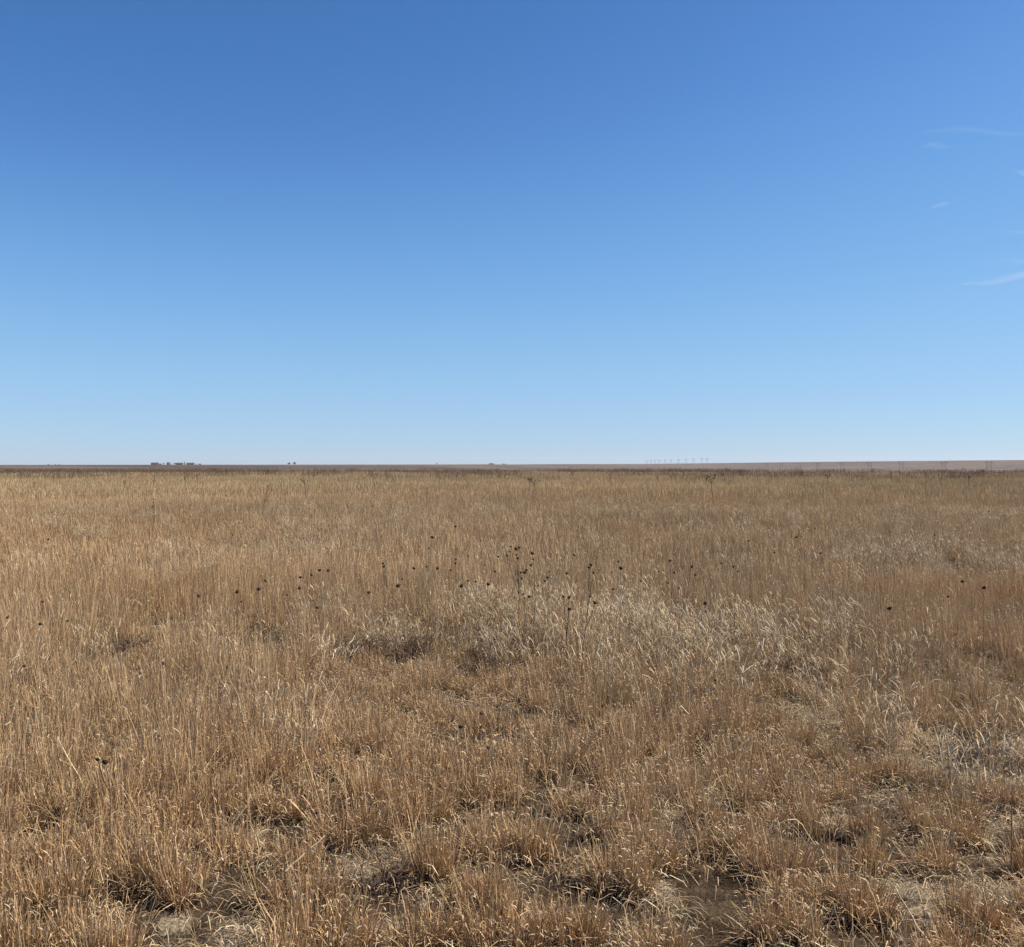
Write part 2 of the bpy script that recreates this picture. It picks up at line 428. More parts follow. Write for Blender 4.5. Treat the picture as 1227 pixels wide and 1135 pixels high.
tx, ty, trt, th, ts = [np.concatenate(e) for e in ex]; tr_ = np.hypot(tx, ty)
scatter('tussock_grass', c_tus, 12, np.stack([tx, ty, terrain(tx, ty)], 1), trt, np.stack([ts, ts, ts * th], 1), tints(tx, ty, tr_),
        'short dense tan grass tussocks with dark gaps between them in the foreground', 'grass')

# --- mid field
c_mid = protos('midgrass', [tuft(200 + i, 60, .17,   .20, .46, .0085, 4, .5, .5, .3, thatch=.22) for i in range(10)], M_grass)
x, y = points(12.5, 44, 38, 36)
r = np.hypot(x, y)
d = .35 + .65 * sstep(.34, .5, fbm(x, y, .9, 11) * .6 + fbm(x, y, 3, 15) * .4)
d *= 1 - .45 * blobs(x, y, PALEP)
keep = rng.random(len(x)) < d; x, y, r = x[keep], y[keep], r[keep]
h = (.50 + .46 * fbm(x, y, 2.6, 51)) * rng.uniform(.75, 1.2, len(x)); s = rng.uniform(.8, 1.2, len(x))
scatter('field_grass', c_mid, 10, np.stack([x, y, terrain(x, y)], 1), rots(len(x), .08), np.stack([s, s, s * h], 1), tints(x, y, r),
        'tan and rusty standing grass of the middle field', 'grass')

# --- far field to the brow
c_far = protos('fargrass', [tuft(300 + i, 64, .62, .24, .52, .020, 3, .4, .3, 0) for i in range(8)], M_grass)
x, y = points(42, 185, 36, 3.0)
r = np.hypot(x, y)
keep = rng.random(len(x)) < (.5 + .5 * sstep(.35, .55, fbm(x, y, 5, 12))) * np.where(r < 80, 1, .7); x, y, r = x[keep], y[keep], r[keep]
h = (.58 + .42 * fbm(x, y, 9, 52)) * rng.uniform(.75, 1.2, len(x)); s = rng.uniform(.8, 1.2, len(x))
scatter('far_grass', c_far, 8, np.stack([x, y, terrain(x, y)], 1), rots(len(x), .05), np.stack([s, s, s * h], 1), tints(x, y, r),
        'pale greenish tan grass of the far field below the horizon', 'grass')

# --- pale curly grass patches
def plume(seed):
    rg = np.random.default_rng(seed); mb = MB()
    for i in range(44):
        q = .10 * math.sqrt(rg.random()); t = rg.uniform(0, 6.28); p = (q * math.cos(t), q * math.sin(t), -.02)
        sd = rg.uniform(0, 6.28); side = (math.cos(sd), math.sin(sd), 0); ln = rg.uniform(.2, .44)
        pts = bent(p, t + rg.normal(0, 1), ln, abs(rg.normal(0, .14)), rg.uniform(0, .5), 4)
        mb.ribbon(pts, [.0032, .003, .0028, .0025, .002], side, pick(rg, STRAW if rg.random() < .85 else GREY))
        for k in range(rg.integers(1, 4)):
            b = pts[rg.integers(2, 5)]; az = rg.uniform(0, 6.28)
            c_ = bent(b, az, rg.uniform(.07, .16), rg.uniform(.1, .8), rg.uniform(.6, 1.6), 5, rg.uniform(.5, 4))
            mb.ribbon(c_, [.0024, .0034, .0034, .003, .0022, .001], (math.cos(az + 1.57), math.sin(az + 1.57), 0), pick(rg, PALE))
    return mb
c_plume = protos('plume', [plume(400 + i) for i in range(8)], M_grass)
x, y = points(5, 34, 32, 60)
d = blobs(x, y, PALEP, 1.15, .15, 1.25) * (.22 + .78 * sstep(880, 760, PW / 2 + F * x / y)) * sstep(.3, .6, fbm(x, y, .8, 17)) * .80 + .012
keep = rng.random(len(x)) < d; x, y = x[keep], y[keep]
s = rng.uniform(.75, 1.25, len(x))
tn = np.ones((len(x), 3)) * rng.uniform(.8, 1.12, len(x))[:, None]
scatter('pale_grass', c_plume, 8, np.stack([x, y, terrain(x, y)], 1), rots(len(x), .15), np.stack([s, s, s], 1), tn,
        'pale curly bleached grass in loose patches across the middle of the field', 'grass')

# --- straw litter on the ground
def litter(seed):
    rg = np.random.default_rng(seed); mb = MB()
    for i in range(60):
        p = np.array([rg.normal(0, .09), rg.normal(0, .09), rg.uniform(.002, .03)]); az = rg.uniform(0, 6.28); L = rg.uniform(.02, .11)
        d = np.array([math.cos(az), math.sin(az), rg.normal(0, .12)]); u = np.array([-math.sin(az), math.cos(az), 0]); cv = rg.normal(0, .25)
        pts = [p + d * L * t + u * L * cv * t * t + np.array([0, 0, .02 * math.sin(3 * t)]) for t in (0, .33, .66, 1)]
        mb.ribbon(pts, [.002, .0026, .0022, .001], u * .8 + np.array([0, 0, .6]) * rg.uniform(-1, 1), pick(rg, STRAW + PALE + SHADE_THATCH))
    return mb
c_lit = protos('litter', [litter(500 + i) for i in range(8)], M_grass)
x, y = points(1.4, 15, 46, 110)
keep = rng.random(len(x)) < .10 + .80 * np.maximum(strewn(x, y), .28 * blobs(x, y, BARE, .8)); x, y = x[keep], y[keep]
s = rng.uniform(.7, 1.3, len(x)); tn = np.ones((len(x), 3)) * rng.uniform(.75, 1.1, len(x))[:, None]
scatter('straw_litter', c_lit, 8, np.stack([x, y, terrain(x, y)], 1), rots(len(x), .05), np.stack([s, s, s], 1), tn,
        'broken pale straw lying matted on the ground between grass clumps', 'straw')

# --- dark wiry weeds along the brow of the field
def browweed(seed):
    rg = np.random.default_rng(seed); mb = MB()
    for i in range(40):
        p = (rg.normal(0, .8), rg.normal(0, .8), 0); az = rg.uniform(0, 6.28)
        pts = bent(p, az, rg.uniform(.4, .95), rg.uniform(0, .25), rg.uniform(0, .4), 3); sd = rg.uniform(0, 6.28)
        c = np.array((.165, .112, .072)) * rg.uniform(.6, 1.5)
        mb.ribbon(pts, [.016, .014, .012, .03], (math.cos(sd), math.sin(sd), 0), c)
    return mb
c_brow = protos('browweed', [browweed(600 + i) for i in range(6)], M_grass)
x, y = points(70, 215, 36, .50)
r = np.hypot(x, y); px = PW / 2 + F * x / y
d = sstep(.42, .62, fbm(x, y, 12, 22)) * .22 * sstep(70, 130, r) + sstep(380, 260, px) * sstep(165, 185, r) * .6 + sstep(600, 700, px) * sstep(960, 850, px) * sstep(170, 190, r) * .25
keep = rng.random(len(x)) < d; x, y = x[keep], y[keep]
s = rng.uniform(.7, 1.2, len(x)); tn = np.ones((len(x), 3)) * rng.uniform(.7, 1.2, len(x))[:, None]
scatter('dark_weeds', c_brow, 6, np.stack([x, y, terrain(x, y)], 1), rots(len(x), .05), np.stack([s, s, s], 1), tn,
        'dark brown dead weeds fringing the far brow of the field', 'weeds')

# ------------------------------------------------------------------ dried sunflower stalks
def head_mesh(seed, r=.017):
    rg = np.random.default_rng(seed); mb = MB(); n = 9
    prof = [(0.0, -.9), (.45, -.75), (.9, -.25), (1.0, .1), (.8, .45), (.4, .6), (0.0, .55)]
    vs = []; fs = []
    for i, (q, z) in enumerate(prof):
        for k in range(n):
            t = 2 * math.pi * k / n; w = r * q * rg.uniform(.9, 1.1)
            vs.append((w * math.cos(t), w * math.sin(t), r * z))
    for i in range(len(prof) - 1):
        for k in range(n): fs.append((i * n + k, i * n + (k + 1) % n, (i + 1) * n + (k + 1) % n, (i + 1) * n + k))
    mb.add(vs, fs)
    for k in range(12):            # dried bracts round the disc
        t = 2 * math.pi * k / 12 + rg.normal(0, .15); u = np.array([math.cos(t), math.sin(t), 0]); L = r * rg.uniform(.3, .7)
        p = u * r * .85
        mb.ribbon([p, p + u * L * .5 + np.array([0, 0, .3 * L]), p + u * L * .8 + np.array([0, 0, rg.uniform(-.3, 1) * L])], [r * .5, r * .4, r * .05], (-u[1], u[0], 0))
    return mb.mesh('seed_head', M_head, True)
HEADS = [head_mesh(700 + i, .0095 + .0010 * i) for i in range(5)]
STEMC = [(.22, .15, .095), (.17, .115, .075), (.13, .09, .06)]

stalks = []
def stalk(base, heads, label=None, group=None, rad=.0032, hscale=1.0, leaves=True, stemc=None, key=None):
    """base: point on the ground; heads: world points of the seed heads, the first one ends the main stem"""
    bx, by = base; bz = float(terrain(bx, by)); B = np.array([bx, by, bz])
    mb = MB(); c = np.array(stemc if stemc else STEMC[rng.integers(3)]) * rng.uniform(.8, 1.3)
    tip = np.array(heads[0], float) - B
    bow = np.array([rng.normal(0, .02), rng.normal(0, .02), 0])
    main = [tip * t * np.array([t ** .4 if t else 0, t ** .4 if t else 0, 1]) + bow * math.sin(math.pi * t) for t in np.linspace(0, 1, 8)]
    mb.tube(main, [rad * (1 - .65 * t) for t in np.linspace(0, 1, 8)], 5, c)
    for h in heads[1:]:
        q = np.array(h, float) - B
        t0 = np.clip((q[2] / max(tip[2], .05)) * rng.uniform(.55, .78), .25, .9); k = t0 * 7; i = min(int(k), 6)
        s = main[i] * (1 - (k - i)) + main[i + 1] * (k - i)
        mid = s * .45 + q * .55 + np.array([0, 0, -.02])
        mb.tube([s, mid, q], [rad * .6, rad * .5, rad * .35], 4, c)
    if leaves:
        for k in range(rng.integers(2, 6)):      # shrivelled leaves
            t = rng.uniform(.25, .85) * 7; i = int(t); s = main[i] * (1 - (t - i)) + main[i + 1] * (t - i)
            az = rng.uniform(0, 6.28); pts = bent(s, az, rng.uniform(.03, .08), 1.0, 1.8, 4)
            mb.ribbon(pts, [.003, .010, .011, .007, .002], (-math.sin(az), math.cos(az), 0), c * rng.uniform(.8, 1.6))
    o = link('sunflower_stalk', mb.mesh('sunflower_stalk', M_stalk), None, tuple(B))
    for h in heads:
        hd = link('seed_head', HEADS[rng.integers(5)], o, tuple(np.array(h, float) - B))
        hd.rotation_euler = (rng.uniform(-.9, .9), rng.uniform(-.9, .9), rng.uniform(0, 6)); sc = hscale * rng.uniform(.7, 1.2)
        hd.scale = (sc, sc, sc)
    tag(o, label, 'sunflower', group)
    if key is not None: stalks.append((o, key))
    return o

def plant(headpx, basepx, r, label, **kw):
    """a stalk r metres away whose heads are seen at the given pixels"""
    hs = [seen_at(px_, py_, r + (rng.normal(0, .07) if i else 0)) for i, (px_, py_) in enumerate(headpx)]
    bx = (basepx - PW / 2) / F * r
    return stalk((bx, r), hs, label, 'dried sunflower stalks in the grass', **kw)

plant([(622, 656), (612, 655), (618, 658), (611, 661), (608, 666), (619, 665), (620, 669), (624, 686), (625, 693)], 622, 8.3,
      'dried sunflower stalk at centre topped by a loose cluster of many dark heads', rad=.0042)
plant([(638, 663), (639, 670), (636, 677), (631, 683), (629, 686)], 634, 8.1, 'dried sunflower stalk with five dark heads stepping down its left side, beside the densest cluster')
plant([(673, 671), (658, 685), (653, 696), (656, 692), (645, 702)], 642, 8.4, 'dried sunflower stalk leaning right with dark heads spaced along its slanted stem')
plant([(675, 715), (682, 716), (682, 730)], 676, 7.0, 'dark straight sunflower stalk with three heads in the pale curly grass', rad=.004)
plant([(708, 677), (706, 680), (711, 686)], 705, 8.0, 'sunflower stalk with a large paired dark head just above the pale curly grass', hscale=1.15)
plant([(707, 715), (713, 722)], 697, 6.8, 'sunflower stalk with a kinked dark stem among the brightest pale grass', rad=.0045)
plant([(634, 715), (629, 717), (627, 712)], 630, 7.4, 'short sunflower stalk with tightly grouped heads low under the central cluster')
plant([(459, 675), (460, 679)], 457, 8.6, 'tall upright sunflower stalk left of centre with a dark bare stem down to the grass')
plant([(511, 679), (514, 657), (518, 644)], 514, 8.8, 'tall branched sunflower stalk left of the central cluster with heads at three heights')
plant([(546, 631), (546, 675), (546, 670)], 547, 10.5, 'slender sunflower stalk with a very tall straight stem left of the central cluster')
plant([(186, 618), (184, 598), (184, 602), (183, 607)], 180, 16, 'lone sunflower stalk in the left field with a column of dark heads at its top', rad=.006, hscale=1.5)
plant([(321, 583), (323, 581), (316, 590), (326, 587)], 313, 26, 'tall dark weedy sunflower stalk standing near the far edge of the field on the left', rad=.010, hscale=1.7)
plant([(829, 679), (833, 689)], 829, 8.3, 'sunflower stalk with two heads, one above the other, right of the pale grass')
plant([(879, 679), (884, 685)], 882, 8.3, 'sunflower stalk with two close dark heads beyond the pale grass on the right')
plant([(803, 672), (808, 686), (807, 675)], 806, 8.6, 'sunflower stalk with three scattered heads above the right end of the pale grass')
plant([(789, 685), (800, 698)], 788, 8.2, 'forked sunflower stalk with two heads behind the right part of the pale grass')
plant([(126, 913), (117, 910)], 124, 4.1, 'short thick sunflower stalk with two dark heads in the left foreground grass', rad=.005)

SINGLES = [(48, 748), (81, 744), (51, 721), (9, 740), (29, 798), (289, 721), (318, 696), (310, 706), (344, 713), (359, 705), (360, 692), (373, 689),
           (380, 728), (238, 714), (196, 795), (272, 800), (58, 646), (62, 614), (279, 641), (271, 594), (393, 684), (383, 683), (284, 709),
           (496, 681), (482, 694), (477, 702), (442, 710), (540, 683), (524, 681), (561, 696), (553, 702), (570, 697), (576, 648), (581, 677),
           (585, 700), (597, 667), (561, 666), (593, 685), (679, 687), (688, 665), (693, 631), (687, 621), (741, 673), (744, 681), (768, 696), (722, 846),
           (596, 847), (577, 855), (552, 871), (585, 896), (897, 648), (954, 644), (983, 663), (1120, 641), (1185, 613), (1011, 588), (865, 675),
           (813, 705), (928, 662), (977, 633), (1179, 704), (1153, 697), (1066, 729), (857, 753), (857, 815), (1136, 715), (845, 723), (735, 706)]
ZX = [(150, 'at the left edge of the field'), (330, 'in the left part of the field'), (450, 'left of the central cluster'), (600, 'just left of the central cluster'),
      (760, 'around the central cluster'), (900, 'right of the central cluster'), (1060, 'in the right part of the field'), (1300, 'at the right edge of the field')]
zones = {}
for px_, py_ in SINGLES:
    hh = rng.uniform(.62, .84) if py_ < 760 else rng.uniform(.36, .46)
    dist = (EYE - hh) * F / (py_ - HY); hs_ = (1.0 if dist > 6 else .75) * (1 + .03 * max(dist - 9, 0))
    zx = next(n for lim, n in ZX if px_ < lim)
    row = 'far' if py_ < 652 else ('middle' if py_ < 692 else ('closer' if py_ < 760 else 'near'))
    o = plant([(px_, py_)], px_ + rng.normal(0, 6), dist, None, hscale=hs_, stemc=(.36, .25, .15) if py_ > 760 else (.27, .19, .12), rad=.0019 if py_ > 650 else .003)
    zones.setdefault((row, zx), []).append((px_, o))
NUM = ['', 'first', 'second', 'third', 'fourth', 'fifth', 'sixth', 'seventh', 'eighth', 'ninth', 'tenth', 'eleventh']
for (row, zx), L in zones.items():
    L.sort(key=lambda t: t[0])
    for k, (_, o) in enumerate(L):
        place = {'far': 'distant', 'middle': 'mid-distance', 'closer': 'closer', 'near': 'foreground'}[row]
        if len(L) == 1: o['label'] = 'only %s one-headed sunflower stalk %s' % (place, zx)
        else: o['label'] = '%s one-headed sunflower stalk, %s from left of those %s' % (place, NUM[k + 1] if k else 'first', zx)

# dark stalks far off, seen only as flecks against the pale far grass
proto = []
for k in range(6):
    mb = MB(); c = np.array((.09, .065, .048)); H = rng.uniform(.75, 1.15)
    mb.tube([(0, 0, 0), (.02, 0, H * .5), (rng.normal(0, .05), 0, H)], [.012, .010, .008], 4, c)
    for j in range(rng.integers(2, 6)):
        z = H * rng.uniform(.6, 1); e = np.array([rng.normal(0, .12), rng.normal(0, .1), z + rng.uniform(.02, .12)])
        mb.tube([(0.01, 0, z - .1), e], [.007, .006], 4, c); mb.tube([e, e + np.array([0, 0, .03]), e + np.array([0, 0, .055])], [.012, .030, .012], 5, c * .6)
    proto.append(mb.mesh('sunflower_stalk', M_stalk))
n = 0
while n < 120:
    r = math.sqrt(rng.uniform(24 ** 2, 150 ** 2)); a = R(rng.uniform(-28.5, 28.5)); X, Y = r * math.sin(a), r * math.cos(a)
    if r < 60 and rng.random() < .3: continue
    o = link('sunflower_stalk', proto[n % 6], None, (X, Y, float(terrain(X, Y)))); o.rotation_euler = (rng.normal(0, .1), rng.normal(0, .1), rng.uniform(0, 6))
    s = rng.uniform(.75, 1.1); o.scale = (s, s, s)
    tag(o, 'small dark dried stalk showing as a fleck in the far grass', 'sunflower', 'far dark stalks in the grass'); n += 1

# ------------------------------------------------------------------ bare and broken stalks
def bare_stalk(px0, py0, px1, py1, r, label, c, rad=.003, nm='dried_stalk', bow=0.0, fork=False, lean=0.0, lift=0.0):
    """a stalk from the ground below (px0,py0) to the point seen at (px1,py1)"""
    x0, y0 = ground_at(px0, py0, lift); z0 = float(terrain(x0, y0)) + lift; B = np.array([x0, y0, z0])
    T = np.array(seen_at(px1, py1, y0 + lean)) - B
    if lift: B = B - .35 * T; T = 1.35 * T        # its foot goes on down into the grass
    n = 7; pts = []
    for t in np.linspace(0, 1, n): pts.append(T * t + np.array([0, 0, bow * math.sin(math.pi * t)]) + np.array([rng.normal(0, .003), rng.normal(0, .003), 0]))
    mb = MB(); mb.tube(pts, [rad * (1 - .5 * t) for t in np.linspace(0, 1, n)], 6, c)
    if fork:
        for k in (3, 4, 5): mb.tube([pts[k], pts[k] + np.array([rng.normal(0, .03), rng.normal(0, .03), .05])], [rad * .5, rad * .25], 4, c)
    o = link(nm, mb.mesh(nm, M_stalk), None, tuple(B)); tag(o, label, 'stalk'); return o
PA = (.76, .55, .30); DK = (.19, .135, .09)
bare_stalk(281, 988, 330, 924, 0, 'long thin pale stalk leaning diagonally across the left foreground grass', PA, .0027, lean=.05, lift=.17)
bare_stalk(354, 1036, 390, 1001, 0, 'pale broken stalk tilted right in the lower left foreground', PA, .0035, lean=.04, lift=.17)
bare_stalk(1061, 1032, 1079, 1006, 0, 'short stout pale stick poking from a dark clump at lower right', (.76, .54, .29), .004, lift=.17)
bare_stalk(741, 712, 749, 699, 0, 'short pale stick slanting above the brightest pale curly grass', (.82, .68, .46), .0075, lift=.3)
bare_stalk(940, 1000, 976, 1012, 0, 'pale arched grass stem bowed over in the right foreground', PA, .0035, bow=.07, lift=.17)
bare_stalk(96, 935, 68, 884, 0, 'pale bent stem leaning left in the left foreground', PA, .0035, fork=True, lift=.17)
bare_stalk(1186, 938, 1186, 872, 0, 'thin dark upright stalk beside the grey bare patch on the right', DK, .0024)
bare_stalk(1178, 930, 1177, 846, 0, 'taller thin dark stalk just left of the other at the grey bare patch', DK, .002)
bare_stalk(1212, 1048, 1212, 940, 0, 'dark vertical stalk rising near the lower right edge', DK, .0032, fork=True)
bare_stalk(1143, 1075, 1142, 1000, 0, 'dark vertical stalk in front of the round clumps at lower right', DK, .0024)
bare_stalk(431, 1130, 432, 1060, 0, 'dark thin vertical stalk beside the tall clump at bottom left of centre', DK, .0024)
bare_stalk(12, 1050, 11, 950, 0, 'dark thin upright stalk by the left edge of the foreground', DK, .0024)
bare_stalk(1103, 1118, 1070, 1060, 0, 'long straw-coloured stalk lying back over the lower right clumps', (.6, .44, .26), .003, lean=.10, lift=.12)
# white curled leaf at the bottom
gx, gy = ground_at(405, 1134, .17); mb = MB()
pts = [(0, 0, .02), (.012, 0, .035), (.03, .005, .05), (.028, .008, .062), (.045, .01, .074), (.058, .01, .070)]
mb.ribbon(pts, [.004, .010, .012, .011, .009, .003], (.5, -.6, .6), (.74, .57, .36)); mb.ribbon(pts[1:5], [.004, .008, .008, .003], (.6, .1, -.5), (.74, .57, .36))
tag(link('curled_leaf', mb.mesh('curled_leaf', M_stalk), None, (gx, gy, float(terrain(gx, gy)) + .15)), 'white curled dry leaf caught on grass at the bottom left of centre', 'leaf')

# ------------------------------------------------------------------ dead weed clumps
def dead_weed(px_, py_, w, h, label, c=(.15, .105, .07), n=75):
    X, Y = ground_at(px_, py_); mb = MB(); rg = np.random.default_rng(int(px_ * 7 + py_))
    for i in range(n):
        q = w * .45 * math.sqrt(rg.random()); t = rg.uniform(0, 6.28); p = (q * math.cos(t), q * math.sin(t), 0)
        pts = bent(p, t + rg.normal(0, .6), h * rg.uniform(.5, 1.1), rg.uniform(0, .4), rg.uniform(.1, .9), 4, rg.uniform(0, 2))
        cc = np.array(c) * rg.uniform(.6, 1.7)
        mb.tube(pts, [.0042, .0036, .003, .0024, .0014], 3, cc)
        for k in range(3):
            j = rg.integers(1, 4); az = rg.uniform(0, 6.28)
            b = bent(pts[j], az, h * rg.uniform(.15, .35), rg.uniform(.3, 1.1), rg.uniform(-.4, .6), 2); mb.tube(b, [.0026, .002, .001], 3, cc)
    o = link('dead_weed', mb.mesh('dead_weed', M_twig), None, (X, Y, float(terrain(X, Y))))
    tag(o, label, 'weed', 'dark dead weed clumps')
dead_weed(604, 800, .42, .40, 'dark grey-brown dead weed clump in the middle of the pale grass patch')
dead_weed(488, 800, .36, .40, 'dark dead weed clump left of the central one in the pale grass')
dead_weed(421, 797, .34, .34, 'leftmost dark grey weed clump beside the pale grass patch')
dead_weed(575, 815, .30, .20, 'low dark weed clump behind the small bare straw patch at centre')
dead_weed(160, 786, .22, .20, 'small dark weed clump in the left middle field', (.12, .085, .06), 70)
dead_weed(438, 893, .22, .14, 'small dark weed clump above a bare spot in the left of centre foreground')
dead_weed(962, 815, .36, .28, 'dark weed clump beside the pale grass on the right')
dead_weed(283, 662, .9, .45, 'scraggly brown weed with spiky stems far off in the left field')
dead_weed(1140, 905, .4, .12, 'low grey-brown dead weed mat on the bare patch at right', (.27, .205, .14), 70)
dead_weed(1195, 915, .45, .13, 'wider grey dead weed mat at the right edge on the bare patch', (.28, .215, .15), 80)
dead_weed(440, 1082, .26, .17, 'dark tangled dead weed under the tall clump at lower left of centre', (.14, .095, .06), 28)

# ------------------------------------------------------------------ far things
M_barnw = plain('weathered_brown_wall', (.13, .068, .042), .85, .3, .4)
M_barnr = plain('rusty_roof', (.12, .06, .038), .8, .3, .3)
M_grey = plain('grey_metal', (.20, .17, .15), .7, .2, .3)
M_dark = plain('dark_opening', (.03, .027, .025), .9, .1, 1)
def far_base(px_, Y):
    X = (px_ - PW / 2) / F * Y
    return X, Y, float(terrain(X, Y))
def barn(px_, Y, L, W, H, roofh, label, mats=(M_barnw, M_barnr), nd=3):
    o = bpy.data.objects.new('barn', None); col.objects.link(o); o.location = far_base(px_, Y); o.location.z -= .3
    tag(o, label, 'barn', 'farm buildings on the horizon')
    mb = MB(); l, w = L / 2, W / 2
    mb.add([(-l, -w, 0), (l, -w, 0), (l, w, 0), (-l, w, 0), (-l, -w, H), (l, -w, H), (l, w, H), (-l, w, H), (-l, 0, H + roofh), (l, 0, H + roofh)],
           [(0, 1, 5, 4), (2, 3, 7, 6), (1, 2, 6, 9, 5), (3, 0, 4, 8, 7), (3, 2, 1, 0)])
    link('wall', mb.mesh('wall', mats[0]), o)
    e = .5; k = roofh / w; mb = MB()
    for sy in (-1, 1):
        a = [(-l - e, sy * (w + e), H - k * e), (l + e, sy * (w + e), H - k * e), (l + e, 0, H + roofh), (-l - e, 0, H + roofh)]
        top = [(q[0], q[1], q[2] + .25) for q in a]; a = [(q[0], q[1], q[2] + .03) for q in a]
        mb.add(a + top, [(0, 1, 2, 3), (7, 6, 5, 4), (0, 1, 5, 4), (1, 2, 6, 5), (3, 0, 4, 7)])
    link('roof', mb.mesh('roof', mats[1]), o)
    for i in range(nd):
        cx = -l + L * (i + .5) / nd; mb = MB(); mb.box(cx - 1.4, -w - .12, 0, cx + 1.4, -w - .004, H * .75); link('door', mb.mesh('door', M_dark), o)
    return o
FY = 3840
barn(185.5, FY, 27, 12, 5.5, 3.2, 'leftmost long brown barn of the farm on the horizon')
barn(192.2, FY + 20, 11, 8, 3.4, 1.6, 'low grey shed right beside the leftmost barn on the horizon', (M_grey, M_grey), 1)
barn(201.5, FY - 20, 9, 9, 5.5, 4.2, 'small steep-roofed brown farm building between the two long barns on the horizon', nd=1)
barn(215.3, FY, 24, 12, 5.2, 3.0, 'middle long brown barn of the farm on the horizon')
barn(228.2, FY + 10, 28, 12, 5.0, 3.2, 'rightmost long brown barn of the farm on the horizon')
barn(239.5, FY, 8, 6, 3.0, 1.3, 'tiny low shed at the right end of the farm on the horizon', nd=1)
def silo(px_, Y):
    o = bpy.data.objects.new('silo', None); col.objects.link(o); o.location = far_base(px_, Y); o.location.z -= .3
    tag(o, 'grey round silo rising above the roofs of the farm on the horizon', 'silo')
    mb = MB(); mb.tube([(0, 0, 0), (0, 0, 9.5)], 2.6, 20); link('shell', mb.mesh('shell', M_grey), o)
    mb = MB(); mb.tube([(0, 0, 9.504), (0, 0, 10.3), (0, 0, 11.2), (0, 0, 11.7)], [2.7, 2.3, 1.3, .3], 20); link('dome', mb.mesh('dome', M_grey), o)
silo(221.3, FY - 15)

M_bark = plain('bark', (.09, .065, .05), .9, .3, 2)
def tree_meshes(seed, H, W, low=.18):
    rg = np.random.default_rng(seed); mb = MB()
    top = np.array([rg.normal(0, .2), rg.normal(0, .2), H * .55])
    mb.tube([(0, 0, -.3), top * .5, top], [H * .035, H * .027, H * .015], 7)
    tips = []
    for k in range(9):
        t = rg.uniform(.35, 1); s = top * t; az = rg.uniform(0, 6.28); e = s + np.array([math.cos(az) * W * .35, math.sin(az) * W * .35, H * rg.uniform(.12, .35)])
        mb.tube([s, (s + e) / 2 + np.array([0, 0, -.1]), e], [H * .014, H * .01, H * .005], 5); tips.append(e)
    trunk = mb.mesh('trunk', M_bark)
    mb = MB(); cl = []
    for k in range(26):
        u = rg.normal(0, 1, 3); u /= np.linalg.norm(u); q = rg.uniform(.35, 1)
        cl.append(np.array([u[0] * W * .45 * q, u[1] * W * .45 * q, H * (low + (1 - low) / 2) + u[2] * H * (1 - low) / 2 * q * .95]))
    for c in cl:
        sh = rg.uniform(.6, 1.3); base = np.array((.10, .06, .034)) * sh
        for j in range(70):
            p = c + rg.normal(0, .12, 3) * np.array([W, W, H * .8]); s = rg.uniform(.22, .50)
            a = rg.normal(0, 1, 3); a /= np.linalg.norm(a); b = np.cross(a, rg.normal(0, 1, 3)); b /= np.linalg.norm(b) + 1e-6
            mb.add([p - a * s, p + b * s * .6, p + a * s, p - b * s * .6], [(0, 1, 2, 3)], base * rg.uniform(.7, 1.3))
    return trunk, mb.mesh('crown', M_leaf)
TREES = [tree_meshes(801, 9.5, 8.5), tree_meshes(802, 8.0, 9.5, .05), tree_meshes(803, 5.0, 7.5, .0), tree_meshes(804, 10.5, 6.5, .1)]
def tree(px_, Y, kind, s, label, group='trees on the horizon', nm='tree'):
    o = bpy.data.objects.new(nm, None); col.objects.link(o); o.location = far_base(px_, Y); o.location.z -= .2
    o.rotation_euler.z = rng.uniform(0, 6); o.scale = (s, s, s * rng.uniform(.92, 1.06))
    link('trunk', TREES[kind][0], o); link('crown', TREES[kind][1], o); tag(o, label, 'tree' if nm == 'tree' else 'bush', group)
tree(346.6, 3850, 1, 1.15, 'left of two round brown trees standing side by side on the horizon')
tree(352.8, 3850, 1, 1.3, 'right and bigger of two round brown trees side by side on the horizon')
tree(196.3, FY + 30, 3, .75, 'small bare tree between the low shed and the steep-roofed farm building')
tree(204.6, FY + 15, 1, .70, 'small tree just right of the steep-roofed farm building')
tree(209.3, FY + 30, 1, .85, 'rounded tree at the left end of the middle barn')
tree(211.0, FY + 45, 3, .78, 'taller tree behind the left end of the middle barn')
tree(202.2, FY + 40, 3, 1.0, 'pointed brown tree behind the steep-roofed farm building')
tree(235.0, FY + 5, 1, .62, 'small tree between the rightmost barn and the end shed')
tree(188.0, FY + 40, 1, .95, 'dark brown tree behind the leftmost barn')
tree(523.5, 4150, 3, .72, 'single small tree alone on the horizon left of centre')
tree(586.5, 4300, 2, .95, 'left of three low bushes together on the horizon at centre', nm='bush')
tree(588.8, 4300, 2, 1.25, 'tallest and middle of three low bushes on the horizon at centre', nm='bush')
tree(591.2, 4320, 2, .9, 'right of three low bushes together on the horizon at centre', nm='bush')
tree(603.3, 4400, 2, .95, 'left one of a pair of bushes right of the three on the horizon', nm='bush')
tree(606.0, 4400, 2, .75, 'right one of a pair of bushes right of the three on the horizon', nm='bush')
tree(58.0, 3900, 2, .75, 'leftmost bush on the horizon near the left edge', nm='bush')
tree(66.5, 3900, 2, .62, 'second low bush on the horizon near the left edge', nm='bush')
tree(71.0, 3900, 2, .55, 'third low bush on the horizon near the left edge', nm='bush')

